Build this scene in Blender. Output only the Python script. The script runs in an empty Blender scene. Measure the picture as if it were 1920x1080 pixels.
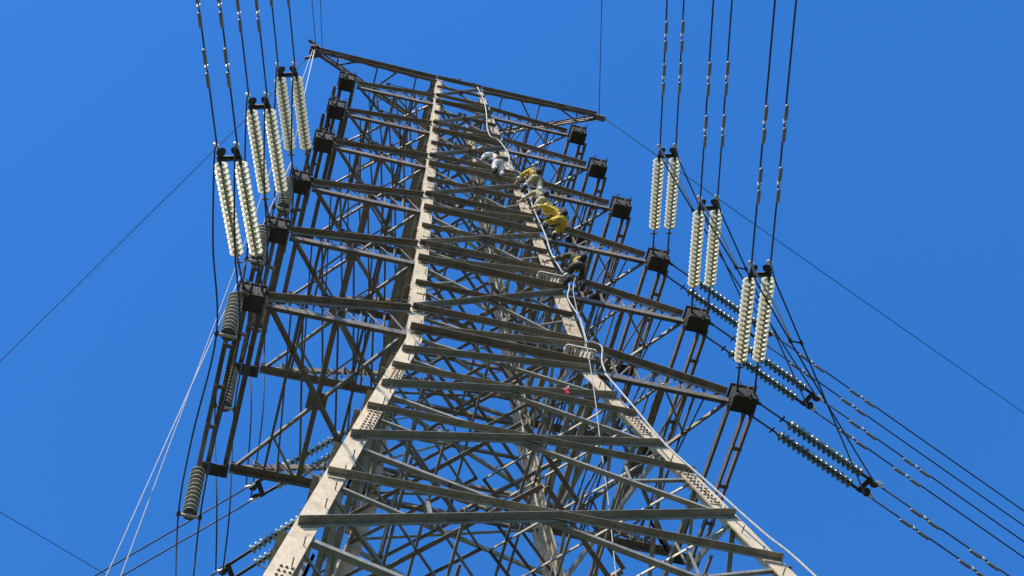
import bpy, math, random
from mathutils import Vector as V, Matrix, Quaternion
random.seed(7)
R = math.radians
scene = bpy.context.scene
COL = scene.collection

# ------------------------------------------------------------------ camera
cd = bpy.data.cameras.new('camera'); cam = bpy.data.objects.new('camera', cd); COL.objects.link(cam)
cd.sensor_width = 36.0; cd.lens = 3216.45 / 1920 * 36; cd.clip_start = 0.1; cd.clip_end = 6000
YAW, ELE, ROL = 0.37389, 1.12589, -0.13041
cx, sx, cy, sy, cz, sz = math.cos(YAW), math.sin(YAW), math.cos(ELE), math.sin(ELE), math.cos(ROL), math.sin(ROL)
fwd = V((sx * cy, cx * cy, sy)); rgt = V((cx, -sx, 0)); upv = rgt.cross(fwd)
r2 = rgt * cz + upv * sz; u2 = upv * cz - rgt * sz
cam.matrix_world = Matrix(((r2.x, u2.x, -fwd.x, -6.245), (r2.y, u2.y, -fwd.y, -19.264), (r2.z, u2.z, -fwd.z, -34.436), (0, 0, 0, 1)))
scene.camera = cam

# ------------------------------------------------------------------ sky, sun, exposure
SUN_EL, SUN_AZ = R(48), R(222)          # azimuth clockwise from +Y: behind the camera, a little to the left
w = bpy.data.worlds.new('World'); scene.world = w; w.use_nodes = True
nt = w.node_tree; bg = nt.nodes['Background']
sky = nt.nodes.new('ShaderNodeTexSky'); sky.sky_type = 'NISHITA'; sky.sun_disc = False
sky.sun_elevation = SUN_EL; sky.sun_rotation = SUN_AZ
sky.air_density = 1.4; sky.dust_density = 0.4; sky.ozone_density = 10.0; sky.altitude = 0
hsv = nt.nodes.new('ShaderNodeHueSaturation'); hsv.inputs['Hue'].default_value = .506; hsv.inputs['Saturation'].default_value = 1.19; hsv.inputs['Value'].default_value = 1.10
nt.links.new(sky.outputs[0], hsv.inputs['Color']); nt.links.new(hsv.outputs[0], bg.inputs[0]); bg.inputs[1].default_value = 0.15
sl = bpy.data.lights.new('sun', 'SUN'); sl.energy = 3.9; sl.angle = R(0.5); sl.color = (1.0, 0.92, 0.79)
so = bpy.data.objects.new('sun', sl); COL.objects.link(so)
sdir = V((math.sin(SUN_AZ) * math.cos(SUN_EL), math.cos(SUN_AZ) * math.cos(SUN_EL), math.sin(SUN_EL)))
so.rotation_euler = sdir.to_track_quat('Z', 'Y').to_euler(); so.location = sdir * 200
vs = scene.view_settings; vs.view_transform = 'Standard'; vs.look = 'None'; vs.exposure = 0.5; vs.gamma = 1.0; vs.use_curve_mapping = False

# ------------------------------------------------------------------ materials
def mat(name, col, rough=.6, metal=0., var=.25, rust=0., scale=6., bump=.0, col2=None, spec=.5, streak=0.):
    m = bpy.data.materials.new(name); m.use_nodes = True
    n = m.node_tree.nodes; l = m.node_tree.links; b = n['Principled BSDF']
    b.inputs['Roughness'].default_value = rough; b.inputs['Metallic'].default_value = metal
    b.inputs['Specular IOR Level'].default_value = spec
    tc = n.new('ShaderNodeTexCoord'); no = n.new('ShaderNodeTexNoise'); no.inputs['Scale'].default_value = scale
    no.inputs['Detail'].default_value = 6; no.inputs['Roughness'].default_value = .65
    l.new(tc.outputs['Object'], no.inputs['Vector'])
    oi = n.new('ShaderNodeObjectInfo')
    rm = n.new('ShaderNodeMapRange'); rm.inputs[1].default_value = .3; rm.inputs[2].default_value = .7
    rm.inputs[3].default_value = 1 - var; rm.inputs[4].default_value = 1 + var
    l.new(no.outputs[0], rm.inputs[0])
    ro = n.new('ShaderNodeMapRange'); ro.inputs[3].default_value = 1 - var * .6; ro.inputs[4].default_value = 1 + var * .6
    l.new(oi.outputs['Random'], ro.inputs[0])
    mu = n.new('ShaderNodeMath'); mu.operation = 'MULTIPLY'; l.new(rm.outputs[0], mu.inputs[0]); l.new(ro.outputs[0], mu.inputs[1])
    mx = n.new('ShaderNodeVectorMath'); mx.operation = 'SCALE'; mx.inputs[0].default_value = col
    l.new(mu.outputs[0], mx.inputs['Scale']); out = mx.outputs[0]
    if rust > 0:
        n2 = n.new('ShaderNodeTexNoise'); n2.inputs['Scale'].default_value = 1.7; n2.inputs['Detail'].default_value = 8
        n2.inputs['Roughness'].default_value = .75; l.new(tc.outputs['Object'], n2.inputs['Vector'])
        r2_ = n.new('ShaderNodeMapRange'); r2_.inputs[1].default_value = .52; r2_.inputs[2].default_value = .72
        r2_.inputs[3].default_value = 0; r2_.inputs[4].default_value = rust; l.new(n2.outputs[0], r2_.inputs[0])
        mi = n.new('ShaderNodeMix'); mi.data_type = 'RGBA'; l.new(r2_.outputs[0], mi.inputs[0])
        l.new(out, mi.inputs[6]); mi.inputs[7].default_value = (*(col2 or (.16, .075, .035)), 1); out = mi.outputs[2]
    if streak > 0:
        mp = n.new('ShaderNodeMapping'); mp.inputs['Scale'].default_value = (9, 9, .8); l.new(tc.outputs['Object'], mp.inputs[0])
        n3 = n.new('ShaderNodeTexNoise'); n3.inputs['Scale'].default_value = 1.6; n3.inputs['Detail'].default_value = 7; n3.inputs['Roughness'].default_value = .7
        l.new(mp.outputs[0], n3.inputs['Vector']); r3 = n.new('ShaderNodeMapRange'); r3.inputs[1].default_value = .45; r3.inputs[2].default_value = .75
        r3.inputs[3].default_value = 0; r3.inputs[4].default_value = streak; l.new(n3.outputs[0], r3.inputs[0])
        m3 = n.new('ShaderNodeMix'); m3.data_type = 'RGBA'; l.new(r3.outputs[0], m3.inputs[0]); l.new(out, m3.inputs[6])
        m3.inputs[7].default_value = (col[0] * .42, col[1] * .36, col[2] * .30, 1); out = m3.outputs[2]
    l.new(out, b.inputs['Base Color'])
    if bump > 0:
        bp = n.new('ShaderNodeBump'); bp.inputs['Strength'].default_value = bump; bp.inputs['Distance'].default_value = .01
        l.new(no.outputs[0], bp.inputs['Height']); l.new(bp.outputs[0], b.inputs['Normal'])
    return m
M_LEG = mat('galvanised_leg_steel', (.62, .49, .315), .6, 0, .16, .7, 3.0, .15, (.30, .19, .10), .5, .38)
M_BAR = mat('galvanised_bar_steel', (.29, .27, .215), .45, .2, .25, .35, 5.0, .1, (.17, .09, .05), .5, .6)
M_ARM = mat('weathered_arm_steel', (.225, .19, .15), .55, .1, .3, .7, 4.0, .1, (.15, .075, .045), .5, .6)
M_BOX = mat('dark_plate_steel', (.050, .042, .034), .8, 0, .25, .4, 4.0, .1, (.07, .035, .02))
M_BOLT = mat('bolt_steel', (.16, .11, .08), .6, .2, .3)
M_DISCW = mat('sunlit_disc_glass', (.72, .68, .48), .22, 0, .08, .22, 9., 0, (.52, .45, .24))  # front discs: sunlit look put into the colour of the shared glass
M_DISCG = mat('grey_porcelain', (.78, .77, .68), .3, 0, .10, .2, 9., 0, (.3, .26, .2))
M_DISCD = mat('shaded_disc_glass', (.16, .20, .165), .2, 0, .25)  # right discs: same glass as the front ones, shade put into the colour
M_DISCP = mat('pale_green_glaze', (.34, .42, .38), .2, 0, .15)
M_CAP_SHADE = mat('cap_iron_and_disc_shade', (.13, .13, .11), .5, .3, .2)  # real caps and pins, also the painted shade under the hanging discs
M_COND = mat('dark_conductor', (.05, .06, .085), .6, .2, .2)
M_ALU = mat('light_aluminium', (.62, .63, .64), .4, .3, .1)
M_DAMP = mat('grey_damper_iron', (.26, .27, .28), .5, .1, .1)
M_HARD = mat('dark_hardware', (.06, .055, .05), .6, .2, .3)
M_ROPE = mat('white_rope', (.42, .41, .39), .8, 0, .25, .4, 14, 0, (.35, .33, .3))
M_ROPEB = mat('brown_rope', (.36, .29, .22), .85, 0, .15, 0, 30)
M_SKIN = mat('skin', (.46, .29, .20), .55, 0, .05)
M_HAIR = mat('dark_hair', (.02, .016, .013), .6, 0, .1)
M_YEL = mat('yellow_jacket', (.62, .43, .03), .8, 0, .18, .35, 9., .2, (.30, .21, .03))
M_TAN = mat('tan_turnout', (.42, .36, .20), .85, 0, .2, .4, 9., .2, (.22, .18, .10))
M_WHITE = mat('white_shirt', (.80, .78, .76), .85, 0, .1, 0, 9., .2)
M_DKTR = mat('dark_trousers', (.035, .03, .032), .85, 0, .25, 0, 9., .2)
M_LTR = mat('pale_trousers', (.66, .63, .58), .85, 0, .12, 0, 9., .2)
M_MAROON = mat('maroon_pack', (.06, .02, .03), .8, 0, .2)
M_HELM = mat('helmet_shell', (.20, .035, .03), .35, 0, .1)
M_HELY = mat('yellow_helmet', (.70, .55, .08), .35, 0, .1)
M_HELW = mat('white_helmet', (.78, .78, .76), .35, 0, .1)
M_RED = mat('red_paint', (.55, .03, .03), .45, 0, .1)
M_REFL = mat('silver_tape', (.7, .7, .68), .4, .2, .1)
M_PINK = mat('pale_bracket_steel', (.60, .54, .48), .6, 0, .15, .3, 8., 0, (.35, .25, .2))
M_GRND = mat('dry_grass_ground', (.042, .050, .022), .95, 0, .35, .6, .35, .3, (.045, .036, .022))
M_CONC = mat('concrete', (.36, .35, .33), .9, 0, .2, 0, 3, .2)

# ------------------------------------------------------------------ object helpers
def pinv(parent):
    m = Matrix.Identity(4)
    p = parent
    chain = []
    while p is not None: chain.append(p); p = p.parent
    for p in reversed(chain): m = m @ p.matrix_parent_inverse @ p.matrix_basis
    return m.inverted()
def link(o, parent=None):
    COL.objects.link(o)
    if parent is not None:
        inv = pinv(parent); o.parent = parent; o.matrix_parent_inverse = inv
    return o
class MB:
    def __init__(s): s.v = []; s.f = []; s.mi = []; s.mats = []
    def add(s, vs_, fs, m=None):
        b = len(s.v); s.v += [tuple(p) for p in vs_]; s.f += [tuple(i + b for i in f) for f in fs]
        k = 0
        if m is not None:
            if m not in s.mats: s.mats.append(m)
            k = s.mats.index(m)
        s.mi += [k] * len(fs)
    def angle(s, p0, p1, n, u, wd, t, m=None, w2=None):
        """L section along p0-p1: flange 1 from the corner along u (lies against the plane with normal n), flange 2 along n"""
        p0 = V(p0); p1 = V(p1); d = (p1 - p0).normalized(); n = V(n); n = (n - d * n.dot(d)).normalized()
        u = V(u); u = (u - d * u.dot(d) - n * u.dot(n)).normalized(); w2 = w2 or wd
        pr = [(0, 0), (wd, 0), (wd, t), (t, t), (t, w2), (0, w2)]
        a = [p0 + u * x + n * y for x, y in pr] + [p1 + u * x + n * y for x, y in pr]
        flip = (u.cross(n)).dot(d) < 0
        fs = [(i, (i + 1) % 6, (i + 1) % 6 + 6, i + 6) for i in range(6)]
        fs += [(3, 2, 1, 0), (5, 4, 3, 0), (6, 7, 8, 9), (6, 9, 10, 11)]
        if flip: fs = [tuple(reversed(f)) for f in fs]
        s.add(a, fs, m)
    def box(s, c, x, y, z, m=None):
        """box at centre c with half-extent vectors x, y, z"""
        c, x, y, z = V(c), V(x), V(y), V(z)
        p = [c + x * i + y * j + z * k for k in (-1, 1) for j in (-1, 1) for i in (-1, 1)]
        fs = [(0, 2, 3, 1), (4, 5, 7, 6), (0, 1, 5, 4), (2, 6, 7, 3), (0, 4, 6, 2), (1, 3, 7, 5)]
        if x.cross(y).dot(z) < 0: fs = [tuple(reversed(f)) for f in fs]
        s.add(p, fs, m)
    def bar(s, p0, p1, a, b=None, up=(0, 0, 1), m=None):
        p0, p1 = V(p0), V(p1); d = p1 - p0; L = d.length; d.normalize()
        q = V(up).cross(d)
        if q.length < 1e-3: q = V((1, 0, 0)).cross(d)
        q.normalize(); r = d.cross(q)
        s.box((p0 + p1) / 2, d * L / 2, q * a, r * (b or a), m)
    def tube(s, pts, r, n=8, m=None, cap=True):
        pts = [V(p) for p in pts]; k = len(pts)
        rs = r if isinstance(r, (list, tuple)) else [r] * k
        t0 = (pts[1] - pts[0]).normalized(); a = t0.orthogonal().normalized()
        vs_ = []
        for i, p in enumerate(pts):
            t = ((pts[min(i + 1, k - 1)] - pts[max(i - 1, 0)])).normalized()
            a = (a - t * a.dot(t)); a.normalize(); b = t.cross(a)
            vs_ += [p + (a * math.cos(2 * math.pi * j / n) + b * math.sin(2 * math.pi * j / n)) * rs[i] for j in range(n)]
        fs = [(i * n + j, i * n + (j + 1) % n, (i + 1) * n + (j + 1) % n, (i + 1) * n + j) for i in range(k - 1) for j in range(n)]
        if cap: fs += [tuple(reversed(range(n))), tuple(range((k - 1) * n, k * n))]
        s.add(vs_, fs, m)
    def lathe(s, prof, c, ax, n=16, m=None, mlist=None):
        c = V(c); ax = V(ax).normalized(); a = ax.orthogonal().normalized(); b = ax.cross(a)
        vs_ = []
        for r, h in prof: vs_ += [c + ax * h + (a * math.cos(2 * math.pi * j / n) + b * math.sin(2 * math.pi * j / n)) * max(r, 1e-4) for j in range(n)]
        for i in range(len(prof) - 1):
            fs = [(i * n + j, i * n + (j + 1) % n, (i + 1) * n + (j + 1) % n, (i + 1) * n + j) for j in range(n)]
            if i == 0: s.add(vs_, fs, (mlist[i] if mlist else m)); base = len(s.v) - len(vs_)
            else:
                mm = mlist[i] if mlist else m
                if mm is not None and mm not in s.mats: s.mats.append(mm)
                s.f += [tuple(q + base for q in f) for f in fs]; s.mi += [s.mats.index(mm) if mm is not None else 0] * len(fs)
    def mesh(s, name, m=None, smooth=False):
        me = bpy.data.meshes.new(name); me.from_pydata(s.v, [], s.f)
        if m is not None and not s.mats: me.materials.append(m)
        for x in s.mats: me.materials.append(x)
        if len(s.mats) > 1: me.polygons.foreach_set('material_index', s.mi)
        if smooth: me.polygons.foreach_set('use_smooth', [True] * len(s.f))
        me.update(); return me
    def obj(s, name, m=None, parent=None, smooth=False):
        return link(bpy.data.objects.new(name, s.mesh(name, m, smooth)), parent)
def tag(o, label=None, cat=None, group=None, kind=None):
    for k, x in (('label', label), ('category', cat), ('group', group), ('kind', kind)):
        if x: o[k] = x
    return o
def thing(name, loc, label, cat, group=None):
    o = bpy.data.objects.new(name, None); o.empty_display_size = .3; o.location = loc; COL.objects.link(o)
    return tag(o, label, cat, group)
def lerp(a, b, t): return V(a) * (1 - t) + V(b) * t
def smooth_path(pts, sub=6):
    pts = [V(p) for p in pts]; out = []
    for i in range(len(pts) - 1):
        p0 = pts[max(i - 1, 0)]; p1 = pts[i]; p2 = pts[i + 1]; p3 = pts[min(i + 2, len(pts) - 1)]
        for k in range(sub):
            t = k / sub
            out.append(.5 * ((2 * p1) + (p2 - p0) * t + (2 * p0 - 5 * p1 + 4 * p2 - p3) * t * t + (3 * p1 - p0 - 3 * p2 + p3) * t ** 3))
    out.append(pts[-1]); return out

# ------------------------------------------------------------------ ground
GZ = -36.0
g = MB(); N = 24; ext = 2500
pts = [(-ext + 2 * ext * i / N, -ext + 2 * ext * j / N, GZ) for j in range(N + 1) for i in range(N + 1)]
g.add(pts, [(j * (N + 1) + i, j * (N + 1) + i + 1, (j + 1) * (N + 1) + i + 1, (j + 1) * (N + 1) + i) for j in range(N) for i in range(N)])
tag(g.obj('ground', M_GRND), kind='structure')

# ------------------------------------------------------------------ transmission tower
A0, HU, HL = 2.25, 37.19, 11.453
def hw(z): return A0 * (1 - z / HU) if z >= 0 else A0 * (1 - z / HL)
def dh(z): return -A0 / HU if z > 0 else -A0 / HL
ZT = 23.4
ARM_Z = [20.23, 16.74, 13.08, 8.97, 4.93, .36]
ARM_X = [4.0, 4.27, 4.56, 5.08, 5.5, 5.81]
ARM_U = [.85, .9, .9, 1.25, 1.2, 1.3]
NODES = [23.4, 21.08, 20.23, 17.64, 16.74, 13.98, 13.08, 10.22, 8.97, 6.13, 4.93, 1.66, .36, -1.31, -4.1, -7.55, -12.07, -17.8, -25.5, -34.8]
tower = thing('transmission_tower', (0, 0, GZ), 'tall grey steel lattice transmission tower with six pairs of crossarms', 'tower')
def rot(p, k):
    x, y, z = p
    for _ in range(k): x, y = -y, x
    return V((x, y, z))
def interp(z, tab):
    for (z0, a), (z1, b) in zip(tab, tab[1:]):
        if z0 >= z >= z1: return a + (b - a) * (z0 - z) / (z0 - z1)
    return tab[-1][1] if z < tab[-1][0] else tab[0][1]
W_FLAT = [(23.4, .09), (13, .115), (5, .13), (0, .135), (-5, .14), (-12, .155), (-36, .18)]
W_STEEP = [(23.4, .055), (13, .065), (0, .08), (-12, .105), (-36, .14)]
W_LEG = [(23.4, .22), (13, .29), (0, .36), (-12, .38), (-36, .42)]
# legs: one tapering L section each, kinked at the waist
ZL = [23.55, 13.08, 4.93, 0., -6, -12.07, -24, -35.2]
for (ix, iy) in ((-1, -1), (1, -1), (1, 1), (-1, 1)):
    mb = MB(); ring = []
    for z in ZL:
        h = hw(z); wd = interp(z, W_LEG); t = .032
        c = V((ix * h, iy * h, z)); u = V((-ix, 0, 0)); n = V((0, -iy, 0))
        ring.append([c + u * x + n * y for x, y in ((0, 0), (wd, 0), (wd, t), (t, t), (t, wd), (0, wd))])
    vs_ = [p for r in ring for p in r]
    fs = [(a * 6 + i, a * 6 + (i + 1) % 6, a * 6 + 6 + (i + 1) % 6, a * 6 + 6 + i) for a in range(len(ZL) - 1) for i in range(6)]
    L = (len(ZL) - 1) * 6
    fs += [(3, 2, 1, 0), (5, 4, 3, 0), (L, L + 1, L + 2, L + 3), (L, L + 3, L + 4, L + 5)]
    if ix * iy < 0: pass
    else: fs = [tuple(reversed(f)) for f in fs]
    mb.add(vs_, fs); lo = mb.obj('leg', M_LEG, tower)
    # splice plates with bolt rows, step bolts, as pieces of the leg
    for z in (-14.2, -6.4, -2.9, 3.3, 7.4, 11.6, 15.4, 18.8):
        sp = MB(); h = hw(z); wd = interp(z, W_LEG); ln = .75 if z < 2 else .5
        for face in (0, 1):
            n_out = (V((0, iy, 0)) if face == 0 else V((ix, 0, 0))); tt = V((-ix, 0, 0)) if face == 0 else V((0, -iy, 0))
            d = V((ix * dh(z), iy * dh(z), 1)).normalized(); n_out = (n_out - d * n_out.dot(d)).normalized(); tt = (tt - d * tt.dot(d)).normalized()
            c0 = V((ix * h, iy * h, z)) + tt * wd * .66 + n_out * .012
            sp.box(c0, tt * wd * .32, d * ln, n_out * .010, M_LEG)
            nb = 9 if z < 2 else 5; br = .024 if z < 2 else .012
            for a in (-.68, 0, .68):
                for k in range(nb):
                    q = c0 + tt * wd * .32 * a + d * ln * (-.9 + 1.8 * k / (nb - 1)) + n_out * .010
                    sp.lathe([(br, 0), (br, br), (br * .5, br * 1.3), (.0, br * 1.3)], q, n_out, 6, M_BOLT)
        sp.obj('splice_plate', None, lo)
    st = MB()
    z = -16.; side = 1
    while z < 23:
        h = hw(z); wd = interp(z, W_LEG); p = V((ix * h, iy * h, z))
        if side > 0: st.tube([p + V((-ix * wd * .82, 0, 0)), p + V((-ix * wd * .82, iy * .17, 0))], .011, 6)
        else: st.tube([p + V((0, -iy * wd * .82, 0)), p + V((ix * .17, -iy * wd * .82, 0))], .011, 6)
        side = -side; z += .42
    tag(st.obj('step_bolts', M_BOLT, lo), kind='stuff')
    fb = MB(); hb = hw(-35.6); fb.box((ix * hb, iy * hb, -35.75), V((.6, 0, 0)), V((0, .6, 0)), V((0, 0, .45)))
    fb.obj('footing', M_CONC, lo)

def face_bar(k, name, a, b, wd, kind, m=M_BAR, t=None, parent=None):
    """bar on face k between (x, z) points a and b of that face; kind flat: outside, flange out on top; steep: inside, flange in at the foot"""
    za = (a[1] + b[1]) / 2; n = V((0, -1, -dh(za))).normalized()
    pa = V((a[0], -hw(a[1]), a[1])); pb = V((b[0], -hw(b[1]), b[1]))
    t = t or max(.012, wd * .1); mb = MB()
    if kind == 'flat': n2, u, off = n, V((0, 0, -1)), n * .004
    elif kind == 'horiz': n2, u, off = n, V((0, 0, -1)), n * (wd * .1 + .022)
    else: n2, u, off = -n, V((0, 0, 1)), n * -.036
    if kind == 'steep': mb.angle(rot(pa + off, k), rot(pb + off, k), rot(n2, k), rot(u, k), wd, t, m)
    else: mb.angle(rot(pa + off, k), rot(pb + off, k), rot(n2, k), rot(u, k), wd * .72, t, m, wd * 1.08)
    if wd > .07 and za > -20 and k in (0, 1, 3):
        dd = (pb - pa).normalized(); uu = (u - dd * u.dot(dd)).normalized(); side = n if kind != 'steep' else n
        for e, q in ((1, pa), (-1, pb)):
            for j in (0, 1, 2)[:2 if wd < .15 else 3]:
                c = q + off + dd * e * (.06 + .085 * j) + uu * wd * (.55 if kind == 'steep' else .40) + (n * t if kind != 'steep' else n * .002)
                mb.lathe([(.020, 0), (.020, .018), (.010, .026), (0, .026)], rot(c, k), rot(n, k), 6, M_BOLT)
    return mb.obj(name, None, parent or tower)
for k in range(4):
    for i in range(len(NODES) - 1):
        z1, z0 = NODES[i], NODES[i + 1]; zm = (z0 + z1) / 2
        h1, h0 = hw(z1), hw(z0); wf = interp(zm, W_FLAT); ws = interp(zm, W_STEEP)
        e1, e0 = h1 - .07, h0 - .09
        off = wf * .5
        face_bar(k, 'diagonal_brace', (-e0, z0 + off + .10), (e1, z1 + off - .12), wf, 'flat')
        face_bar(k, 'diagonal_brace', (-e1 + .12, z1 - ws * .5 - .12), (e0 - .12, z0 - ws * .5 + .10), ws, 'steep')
        zx = z1 + (z0 - z1) * h1 / (h1 + h0)           # where the diagonals cross
        if z0 >= -1.4 and z1 - z0 > 2:
            hx = hw(zx) - .05
            face_bar(k, 'redundant_brace', (-hx, zx - .02), (hx, zx - .02), wf * .85, 'horiz', M_ARM)
            for s in (-1, 1):
                q = lerp((s * h0, 0, z0), (0, 0, zx), .5); q1 = lerp((s * h1, 0, z1), (0, 0, zx), .5)
                face_bar(k, 'redundant_brace', (s * hx, zx - .06), (q.x, q.z), ws * .6, 'steep')
                face_bar(k, 'redundant_brace', (s * hx, zx + .10), (q1.x, q1.z), ws * .6, 'steep')
        if z0 < -1.4:
            hx = hw(zx) - .06
            face_bar(k, 'horizontal_brace', (-hx, zx + wf * .3), (hx, zx + wf * .3), wf * .85, 'flat' if False else 'horiz')
            if z0 < -4.2:
                for s in (-1, 1):
                    q = lerp((s * h0, 0, z0), (0, 0, zx), .5); q1 = lerp((s * h1, 0, z1), (0, 0, zx), .5)
                    face_bar(k, 'redundant_brace', (s * hx, zx - .15), (q.x, q.z), ws * .72, 'steep')
                    face_bar(k, 'redundant_brace', (q.x, q.z), (q.x * 1.02, zx), ws * .6, 'steep')
                    face_bar(k, 'redundant_brace', (q1.x, q1.z), (q1.x, zx), ws * .6, 'steep')
        # gusset with bolts where the diagonals cross
        if zm > -20:
            n = V((0, -1, -dh(zm))).normalized(); gp = MB(); c = V((0, -hw(zx), zx)) - n * .014
            up = V((0, -dh(zm), 1)).normalized(); r_ = wf * .95
            gp.box(rot(c, k), rot(V((r_, 0, 0)), k), rot(up * r_ * .8, k), rot(n * .008, k), M_BAR)
            for bx in (-.6, .6):
                for bz in (-.5, .5):
                    gp.lathe([(.022, 0), (.022, .02), (0, .024)], rot(c + V((bx * r_, 0, 0)) + up * bz * r_ + n * .008, k), rot(n, k), 6, M_BOLT)
            gp.obj('gusset_plate', None, tower)
    for i, z in enumerate(ARM_Z):
        for zz, wd in ((z, .13 + .008 * i), (z + ARM_U[i], .10 + .008 * i)):
            h = hw(zz) - .05
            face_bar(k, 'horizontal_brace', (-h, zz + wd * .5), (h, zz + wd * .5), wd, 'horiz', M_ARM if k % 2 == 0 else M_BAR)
    face_bar(k, 'horizontal_brace', (-hw(ZT) + .03, ZT + .05), (hw(ZT) - .03, ZT + .05), .12, 'horiz', M_ARM)
# plan bracing inside the tower
for z in ARM_Z + [a + b for a, b in zip(ARM_Z, ARM_U)] + [-4.1, -7.55, -12.07, -17.8]:
    h = hw(z) - .1; wd = .085 if z > 0 else .10
    for a, b, dz in [q for q in (((-h, -h), (h, h), 0), ((-h, h), (h, -h), wd + .004), ((0, -h), (h, 0), -.13), ((h, 0), (0, h), -.13), ((0, h), (-h, 0), -.13), ((-h, 0), (0, -h), -.13)) if z in ARM_Z or (z < 0 and q[2] < 0) or (z > 0 and q[2] >= 0)]:
        mb = MB(); mb.angle((a[0], a[1], z - .05 + dz), (b[0], b[1], z - .05 + dz), (0, 0, 1), V((b[1] - a[1], a[0] - b[0], 0)), wd, .012)
        mb.obj('plan_brace', M_ARM, tower)
for z in ARM_Z + [-1.31, -2.55, -4.1, -5.62, -7.55, -9.57, -12.07, -14.6]:
    h = hw(z) - .04
    for f, d in ((random.uniform(-.75, -.2), -.06), (random.uniform(.05, .7), -.10)) if z < 0 else ((random.uniform(-.5, .5), -.22),):
        mb = MB(); mb.angle((f * h, -h, z + d), (f * h + .04, h, z + d), (0, 0, -1), (1, 0, 0), .065, .008); mb.obj('plan_strut', M_BAR, tower)
    if z < 0:
        for sx in (-1, 1):
            mb = MB(); mb.angle((sx * h, -h, z - .12), (sx * h * .02, h * .05, z - .12), (0, 0, -1), (sx, 1, 0), .06, .008); mb.obj('plan_strut', M_BAR, tower)
            mb = MB(); mb.angle((sx * h, h, z - .12), (sx * h * .02, h * .05, z - .12), (0, 0, -1), (sx, -1, 0), .06, .008); mb.obj('plan_strut', M_ARM, tower)
# climbing ladder inside the rear right leg
ld = MB(); zz = [-14, -8, 0, 6, 12, 18, 22.5]
def lad(z, o): return V((hw(z) - .42 - .02 * (z < 0), hw(z) - .30 - o, z))
for o in (0, .42):
    for a, b in zip(zz, zz[1:]): ld.bar(lad(a, o), lad(b, o), .028, .012, (1, 0, 0))
lo = ld.obj('climbing_ladder', M_PINK, tower)
ru = MB(); z = -13.9
while z < 22.4: ru.bar(lad(z, 0), lad(z, .42), .013, .013); z += .32
tag(ru.obj('rungs', M_PINK, lo), kind='stuff')
# rest brackets on the front right leg, below the climbers
for z, s_ in ((5.3, .6), (.75, .65)):
    pf = MB(); h = hw(z); c = V((h - .35, -h - .03, z))
    for a, b in (((-.55, 0, 0), (.5, 0, 0)), ((-.55, -.45, 0), (.5, -.45, 0)), ((-.55, 0, 0), (-.55, -.45, 0)), ((.5, 0, 0), (.5, -.45, 0)), ((-.1, 0, 0), (-.1, -.45, 0)), ((-.5, -.43, .02), (-.5, -.03, .5)), ((.45, -.43, .02), (.45, -.03, .5))):
        pf.bar(c + V(a) * s_, c + V(b) * s_, .03, .022, m=M_PINK)
    for q in range(7): pf.bar(c + V((-.45 + q * .14, 0, .02)) * s_, c + V((-.45 + q * .14, -.45, .02)) * s_, .018, .008, m=M_PINK)
    pf.obj('rest_bracket', None, tower)

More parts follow.
